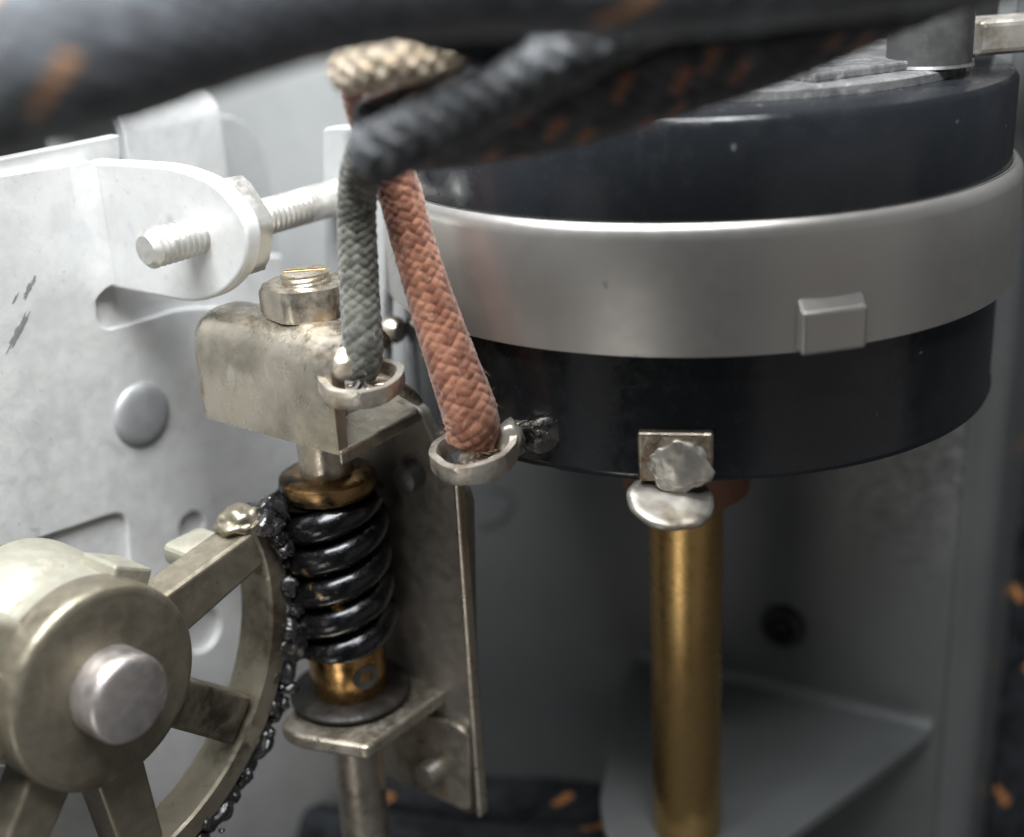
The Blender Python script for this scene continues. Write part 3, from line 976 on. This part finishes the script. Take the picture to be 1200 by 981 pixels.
# hub: face disc, stepped barrel
HC = G
bm = bm_lathe([(3.1, 1.5), (6.5, 1.5), (6.9, 1.42), (7.15, 1.15), (7.2, 0.6), (7.2, -1.2), (6.6, -1.3), (3.1, -1.3)], HC, A, 72, close=True)
obj('hub_face', bm, MAT['cast'], gr)
def hfn(r, h, t):
    if r < 5:
        return r
    return r + 0.25 * noise.noise(Vector((h * 0.5, 2 * math.cos(t), 2 * math.sin(t)))) 
bm = bm_lathe([(3.0, -1.2), (6.5, -1.2), (7.0, -1.5), (7.0, -4.0), (7.3, -4.4), (7.6, -5.0), (7.6, -9.0), (7.3, -9.5), (3.0, -9.5)], HC, A, 72, hfn, close=True)
obj('hub_barrel', bm, MAT['cast_pale'], gr)
t = math.radians(62)
dr, dt_ = B * math.cos(t) + Z * math.sin(t), -B * math.sin(t) + Z * math.cos(t)
bm = bm_box(G + dr * 6.2 - dt_ * 3.0 - A * 4.6, dr * 1.7, dt_ * 3.2, A * 3.9, 0.25, 2)
obj('hub_key', bm, MAT['cast_pale'], gr)
t = math.radians(150)
dr, dt_ = B * math.cos(t) + Z * math.sin(t), -B * math.sin(t) + Z * math.cos(t)
bm = bm_box(G + dr * 5.8 - dt_ * 3.5 - A * 4.0, dr * 5.0, dt_ * 7.0, A * 3.2, 0.5, 3)
obj('hub_lobe', bm, MAT['cast_pale'], gr)
ax = thing('gear_axle', G, 'pale ground steel axle end standing out of the gear hub', 'axle')
bm = bm_lathe([(0, 4.05), (2.55, 4.05), (2.85, 3.95), (3.05, 3.6), (3.08, 3.0), (3.08, -15), (0, -15)], G, A, 56)
obj('axle_rod', bm, MAT['steel'], ax)

# ------------------------------------------------------------------ round black control
PC = Vector((15.8, 108, 0))
ZB0, ZB1, ZB2 = 80.64, 71.75, 62.2
RB, RL, RU = 25.7, 24.5, 24.8
ZU = 87.4
pt_ = thing('wirewound_control', (PC.x, PC.y, ZB2), 'round black moulded control with a wide silver metal band around it', 'potentiometer')
bm = bm_lathe([(0, ZU), (RU - 1.0, ZU), (RU - 0.35, ZU - 0.12), (RU, ZU - 0.6), (RU, ZB0 - 1.2), (20, ZB0 - 1.3), (0, ZB0 - 1.3)], PC, Z, 160)
obj('upper_housing', bm, MAT['bakelite'], pt_)
bm = bm_lathe([(RL - 0.8, ZB0 - 1.2), (RL, ZB0 - 1.5), (RL, ZB2 + 1.0), (RL + 0.12, ZB2 + 0.7), (RL + 0.14, ZB2 + 0.45), (RL + 0.02, ZB2 + 0.15), (RL - 0.5, ZB2), (0, ZB2)], PC, Z, 160)
obj('lower_housing', bm, MAT['bakelite'], pt_)
def dent(r, h, t):
    return r + 0.05 * noise.noise(Vector((2 * math.cos(t), 2 * math.sin(t), h * 0.15)))
bm = bm_lathe([(RU + 0.03, ZB0 + 0.02), (RU + 0.3, ZB0 + 0.18), (RB - 0.75, ZB0 + 0.15), (RB - 0.4, ZB0 - 0.02), (RB - 0.12, ZB0 - 0.4), (RB, ZB0 - 1.0), (RB, (ZB0 + ZB1) / 2), (RB - 0.02, ZB1 + 0.1), (RB - 0.15, ZB1),
               (RB - 0.7, ZB1), (RB - 0.7, ZB0 - 0.9), (RU + 0.05, ZB0 - 0.9)], PC, Z, 200, dent, close=True)
band = obj('band', bm, MAT['band'], pt_)
# square tab folded up from the band's lower edge
tp = on(975, 380, PC + Vector((0, -RB, 0)), Vector((0, -1, 0)))
th = math.asin((on(967, 385, Vector((0, PC.y - RB + 2.0, 0)), Vector((0, -1, 0))).x - PC.x) / RB)
nr = Vector((math.sin(th), -math.cos(th), 0)); tg = Vector((math.cos(th), math.sin(th), 0))
bm = bm_box(PC + nr * (RB - 0.4) - tg * 2.35 + Z * (ZB1 + 0.0), tg * 4.7, nr * 1.15, Z * 3.75, 0.3, 3)
for v in bm.verts:
    if v.co.z > ZB1 + 2.9 and (v.co - PC).dot(nr) > RB + 0.3:
        v.co -= Z * 0.7
obj('band_tab', bm, MAT['band'], band)
# top plate and shaft
bm = bm_lathe([(0, ZU + 0.75), (19.6, ZU + 0.75), (20.0, ZU + 0.6), (20.0, ZU + 0.02), (0, ZU + 0.02)], PC + Vector((2, 1, 0)), Z, 96)
obj('top_plate', bm, MAT['mica'], pt_)
bm = bm_box(PC + Vector((6, -17, ZU + 0.7)), Vector((9, 5, 0)), Vector((-4, 7, 0)), Z * 0.7, 0.2, 2)
obj('top_clip', bm, MAT['mica'], pt_)
sp0 = on(1088, 76, Vector((0, 0, ZU + 0.8)), Z)
bm = bm_lathe([(0, 9), (2.7, 9), (3.0, 8.7), (3.0, 0.2), (3.2, 0.0), (0, 0)], sp0, Z, 40)
obj('control_shaft', bm, MAT['dark_metal'], pt_)
sp1 = on(1185, 62, Vector((0, 0, ZU + 0.8)), Z)
bm = bm_box(sp1 + Vector((-3, -1.5, 0)), Vector((10, 2, 0)), Vector((-1.0, 4, 0)), Z * 2.6, 0.5, 3)
obj('terminal_strip', bm, MAT['solder'], pt_)

# solder terminals on the lower rim
def rim_pt(x, y, r):
    """where the picture's point meets the cylinder of radius r around the control's axis"""
    d = ray(x, y)
    o_ = CAM - PC
    a_ = d.x ** 2 + d.y ** 2
    b_ = 2 * (o_.x * d.x + o_.y * d.y)
    c_ = o_.x ** 2 + o_.y ** 2 - r * r
    q = b_ * b_ - 4 * a_ * c_
    if q < 0:
        q = 0
    return CAM + d * ((-b_ - math.sqrt(q)) / (2 * a_))
T1 = rim_pt(792, 532, RL)
n1 = (T1 - PC); n1.z = 0; n1.normalize()
g1 = Vector((-n1.y, n1.x, 0))
o1 = T1
bm = bm_box(o1 - n1 * 0.3 - g1 * 2.6 - Z * 1.9, g1 * 5.2, n1 * 0.95, Z * 3.7, 0.25, 3)
tm = obj('terminal', bm, MAT['terminal'], pt_)
bm = blob(Vector((0, 0, 0)), 1.9, 2.2, 4, 0.3, (1.2, 0.95, 0.28))
for v in bm.verts:
    q = v.co.copy()
    v.co = o1 + n1 * (0.62 + q.z) + g1 * (0.3 + q.x) + Z * (q.y - 0.7)
obj('solder', bm, MAT['solder'], tm)
lowc = on(786, 585, Vector((0, 0, T1.z - 3.0)), Z)
bm = bm_lathe([(0, 0.30), (0.9, 0.34), (1.6, 0.28), (2.2, 0.22), (2.7, 0.24), (3.0, 0.10), (3.05, -0.2), (2.8, -0.4), (0, -0.4)], lowc, Vector((0.08, -0.30, 0.95)), 56,
              lambda r, h, t: r * (1 + 0.05 * noise.noise(Vector((2 * math.cos(t), 2 * math.sin(t), h)))))
for v in bm.verts:
    v.co += Vector((0, 0, 1)) * 0.25 * noise.noise((v.co - lowc) * 0.6)
obj('terminal_foot', bm, MAT['solder'], tm)
T2 = rim_pt(634, 508, RL)
n2 = (T2 - PC); n2.z = 0; n2.normalize()
g2 = Vector((-n2.y, n2.x, 0))
bm = blob(T2 + n2 * 0.05 + g2 * 0.3, 1.9, 6.1, 3, 0.35, (1.0, 0.45, 0.75))
tm2 = obj('terminal', bm, MAT['old_solder'], pt_)
bm = blob(T2 + n2 * 0.5 - g2 * 1.6 - Z * 0.1, 1.25, 7.7, 3, 0.3, (1.2, 0.8, 0.8))
obj('solder', bm, MAT['solder'], tm2)
for i in range(7):
    pass

# ------------------------------------------------------------------ brass post
FT = on(805, 968, Vector((0, 97, 0)), Vector((0, 1, 0)))
ps = thing('brass_post', (FT.x, FT.y, ZT), 'upright round brass post standing on the grey foot tab under the round control', 'post')
bm = bm_lathe(rod(3.0, ZT + 0.02, ZB2 - 0.03, 0.2), Vector((FT.x, FT.y, 0)), Z, 56)
obj('post_rod', bm, MAT['brass'], ps)
zwz = on(848, 597, Vector((0, FT.y - 4.5, 0)), Vector((0, 1, 0))).z
bm = bm_lathe([(3.02, ZB2 - 0.02), (4.9, ZB2 - 0.02), (5.1, ZB2 - 0.2), (5.1, zwz + 0.2), (4.9, zwz), (3.02, zwz)], Vector((FT.x, FT.y, 0)), Z, 48, close=True)
fw_ = obj('fibre_washer', bm, MAT['fibre'], None)
tag(fw_, 'reddish fibre washer between the brass post and the round control', 'washer')

# ------------------------------------------------------------------ cables
def cable(name, label, ctrl, mat, n, pitch, depth, seg=72, step=0.12, tracer=None, seed=1, group=None, cat='cable', parts=True):
    path = smooth_path([(at(x, y, d), r) for (x, y, d, r) in ctrl], step)
    t = thing(name, path[0][0], label, cat, group)
    obj('braid', bm_tube(path, seg, braid_fn(n, pitch, depth, tracer, seed)), MAT[mat], t)
    return t, path

def ring_lug(parent, c, ax1, ax2, r, tube_r, seg=72, gap=0.0, hgt=1.4):
    """eyelet collar"""
    w = ax1.cross(ax2).normalized()
    bm = bmesh.new()
    rings = []
    sec = [(-tube_r, -hgt / 2), (tube_r * 0.5, -hgt / 2), (tube_r, -hgt * 0.2), (tube_r * 0.9, hgt / 2), (-tube_r * 0.4, hgt / 2), (-tube_r, hgt * 0.2)]
    for i in range(seg):
        t = 2 * math.pi * i / seg
        nn = 1 + 0.06 * noise.noise(Vector((math.cos(t) * 2, math.sin(t) * 2, r)))
        rings.append([bm.verts.new(c + (ax1 * math.cos(t) + ax2 * math.sin(t)) * (r * nn + a_) + w * b_ * (1 + 0.3 * noise.noise(Vector((math.cos(t), math.sin(t), r))))) for a_, b_ in sec])
    for i in range(seg):
        a_, b_ = rings[i], rings[(i + 1) % seg]
        for k in range(6):
            bm.faces.new((a_[k], a_[(k + 1) % 6], b_[(k + 1) % 6], b_[k]))
    bmesh.ops.recalc_face_normals(bm, faces=bm.faces)
    return obj('eyelet', bm, MAT['lug'], parent)

# red cable
red, rp = cable('red_braided_wire', 'faded red cotton braided wire hanging to the left solder terminal', [
    (425, 60, 80, 1.5), (428, 110, 84, 1.5), (445, 165, 88, 1.5), (468, 225, 90, 1.5), (486, 290, 91, 1.5), (506, 355, 91.5, 1.62), (530, 425, 92, 1.8), (552, 490, 92.5, 1.95), (550, 520, 93, 1.7)],
    'red_braid', 10, 7.5, 0.125, seg=180, step=0.08, seed=2)
re_ = at(556, 532, 92.5)
ring_lug(red, re_, Vector((1, 0.15, 0.1)).normalized(), Vector((-0.1, 0.95, 0.1)).normalized(), 2.75, 0.4, hgt=1.5)
bm = blob(at(596, 515, 93.5), 1.15, 3.3, 3, 0.3, (1.0, 0.9, 1.2))
obj('solder', bm, MAT['solder'], red)
bm = bm_tube(smooth_path([(at(560, 520, 92), 0.55), (at(545, 540, 92.5), 0.5), (at(585, 538, 93), 0.5), (at(615, 520, 95), 0.5), (T2 + n2 * 0.6, 0.4)], 0.2), 10)
obj('bare_wire', bm, MAT['lug'], red)
# grey cable
gry, gp_ = cable('grey_braided_wire', 'dark grey cotton braided wire ending in an eyelet beside the nickel cap', [
    (440, 150, 82, 1.3), (422, 200, 86, 1.3), (418, 250, 88.5, 1.3), (420, 310, 89.5, 1.33), (423, 370, 90, 1.36), (425, 415, 90.5, 1.4), (420, 440, 91, 1.2)],
    'grey_braid', 8, 5.6, 0.13, seg=144, step=0.08, seed=5)
ge = at(424, 448, 91)
ring_lug(gry, ge, Vector((1, 0.1, 0.0)).normalized(), Vector((-0.05, 0.95, 0.12)).normalized(), 2.55, 0.38, hgt=1.3)
bm = blob(at(404, 428, 90.3), 1.15, 8.1, 3, 0.3, (1.0, 0.9, 1.0))
obj('frayed_end', bm, MAT['lug'], gry)
bm = bm_tube(smooth_path([(at(430, 440, 91), 0.45), (at(458, 450, 92.5), 0.5), (at(480, 462, 95), 0.5), (at(490, 470, 98), 0.4)], 0.2), 10)
obj('bare_wire', bm, MAT['lug'], gry)

# black cables along the top, close to the lens
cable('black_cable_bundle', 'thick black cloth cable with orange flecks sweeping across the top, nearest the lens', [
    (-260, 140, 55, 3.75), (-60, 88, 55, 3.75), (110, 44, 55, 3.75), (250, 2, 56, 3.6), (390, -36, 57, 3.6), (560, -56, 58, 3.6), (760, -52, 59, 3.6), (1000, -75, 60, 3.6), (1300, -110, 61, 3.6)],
    'veiled_braid', 22, 26, 0.22, 132, 0.22, ((0, 6, 12, 17), 5, 4), seed=9, group='black cloth cables')
cable('black_sleeved_cable', 'black cloth sleeved cable with uneven pale grey patches, its blunt end over the red wire', [
    (430, 184, 71, 1.66), (470, 166, 70, 1.66), (560, 120, 69, 1.64), (660, 68, 68, 1.62), (790, 3, 68, 1.62), (950, -62, 68, 1.62)],
    'grey_black_braid', 5, 6.0, 0.34, 80, 0.12, None, seed=12, group='black cloth cables')
cable('brown_flecked_cable', 'black cloth cable with brown flecks lying just over the round control', [
    (440, 158, 80, 2.3), (540, 138, 77, 2.8), (660, 112, 75, 3.0), (790, 72, 74, 3.0), (910, 34, 73, 2.9), (1030, -14, 72, 2.7), (1200, -80, 69, 2.5)],
    'brown_braid', 14, 18, 0.25, 98, 0.2, ((1, 3, 5, 8, 9, 11), 2, 2), seed=14, group='black cloth cables')
cable('upper_dark_cable', 'plain dark cloth cable tucked between the thick cable and the brown flecked one', [
    (440, -14, 66, 2.3), (560, 8, 68, 2.7), (660, 40, 72, 3.0), (800, 20, 73, 3.0), (960, -18, 70, 2.7), (1120, -50, 70, 2.7), (1300, -90, 70, 2.7)],
    'black_braid', 12, 26, 0.28, 80, 0.25, None, seed=15, group='black cloth cables')
cable('beige_braided_wire', 'frayed beige cotton braid lit bright above the red wire', [
    (402, 92, 77, 1.0), (420, 78, 76, 1.5), (455, 66, 75, 1.65), (500, 64, 75, 1.4), (540, 52, 75, 1.15), (600, 30, 76, 1.0), (660, 10, 77, 0.9)],
    'beige_braid', 8, 8, 0.35, 64, 0.15, None, seed=18)
def fibres(t, path, mat, count, lmax, seed, tip=0.0):
    rr = random.Random(seed)
    bm = bmesh.new()
    for _ in range(count):
        i = rr.randrange(4, len(path) - 2)
        if rr.random() < tip:
            i = len(path) - 2 - rr.randrange(0, min(12, len(path) - 6))
        p, r = path[i]
        d = (path[i + 1][0] - path[i - 1][0]).normalized()
        u, v, w = frame_of(d)
        th = rr.random() * 6.283
        n = u * math.cos(th) + v * math.sin(th)
        side = d.cross(n)
        L = rr.uniform(0.3, 1.0) * lmax
        dirv = (n * rr.uniform(0.25, 0.8) + d * rr.uniform(-1, 1) + side * rr.uniform(-0.8, 0.8)).normalized()
        bend = Vector((rr.uniform(-1, 1), rr.uniform(-1, 1), rr.uniform(-1.2, 0.4))) * 0.5
        q0 = p + n * (r * 0.96)
        prev = None
        for k in range(5):
            f = k / 4
            c = q0 + dirv * (L * f) + bend * (L * f * f)
            rad = 0.022 * (1 - 0.5 * f)
            ring = [bm.verts.new(c + (side * math.cos(a) + n * math.sin(a)) * rad) for a in (0, 2.1, 4.2)]
            if prev:
                for m in range(3):
                    bm.faces.new((prev[m], prev[(m + 1) % 3], ring[(m + 1) % 3], ring[m]))
            prev = ring
    obj('loose_fibres', bm, MAT[mat], t, stuff=True)
fibres(red, rp, 'red_braid_fibre', 190, 1.0, 31, 0.2)
fibres(gry, gp_, 'grey_braid_fibre', 130, 0.9, 32, 0.25)
# bare strands fanned out into the eyelets
def strands(t, start, ends, seed):
    rr = random.Random(seed)
    for e in ends:
        m = start.lerp(e, 0.5) + Vector((rr.uniform(-0.3, 0.3), rr.uniform(-0.3, 0.3), -0.35))
        obj('wire_strand', bm_tube(smooth_path([(start + Vector((rr.uniform(-0.4, 0.4), 0, rr.uniform(-0.2, 0.2))), 0.13), (m, 0.12), (e, 0.11)], 0.15), 8), MAT['copper'], t)
strands(red, at(552, 520, 92.6), [at(540, 545, 92), at(556, 549, 91.6), at(572, 546, 92), at(584, 534, 92.8), at(592, 524, 93.4)], 41)
strands(gry, at(422, 436, 91), [at(404, 452, 90.6), at(418, 458, 90.4), at(438, 458, 90.6), at(452, 450, 91.2)], 42)
# cables behind on the right and along the floor
cable('right_black_cable', 'black cloth cable with orange flecks running down behind the right edge of the chassis', [
    (1205, 380, 136, 4.2), (1200, 520, 138, 4.2), (1192, 700, 142, 4.2), (1180, 860, 146, 4.2), (1170, 1080, 150, 4.2)],
    'black_braid', 18, 36, 0.3, 108, 0.3, ((1, 4, 7, 10, 13, 16), 6, 2), seed=21, group='black cloth cables')
cable('right_rear_cable', 'black cloth cable at the far right border behind the flecked one', [
    (1290, 360, 150, 5), (1275, 560, 150, 5), (1262, 760, 152, 5), (1250, 1080, 156, 5)],
    'black_braid', 18, 36, 0.3, 108, 0.35, ((2, 8, 13), 5, 3), seed=22, group='black cloth cables')
cable('floor_cable', 'black flecked cloth cable on the floor between the worm bracket and the foot tab', [
    (380, 905, 142, 3.0), (470, 935, 140, 3.0), (580, 945, 138, 3.0), (680, 950, 136, 3.0), (800, 975, 134, 3.0)],
    'black_braid', 14, 24, 0.3, 84, 0.25, ((1, 6, 10), 6, 2), seed=24, group='black cloth cables')
cable('lower_floor_cable', 'black cloth cable lowest in view, in front of the flecked floor cable', [
    (360, 975, 136, 3.0), (470, 990, 134, 3.0), (580, 1002, 132, 3.0), (700, 1008, 130, 3.0), (820, 1030, 128, 3.0)],
    'black_braid', 14, 24, 0.3, 84, 0.25, ((1, 5, 9), 7, 2), seed=25, group='black cloth cables')
# a stray thread
pth = smooth_path([(on(x, y, W0 + WN * 0.12, WN), 0.07) for x, y in ((562, 618), (585, 612), (601, 592), (594, 578), (575, 572))], 0.15)
o = obj('loose_thread', bm_tube(pth, 6), MAT['hair'])
tag(o, 'fine dark loose thread curled on the grey chassis right of the worm bracket edge', 'thread')
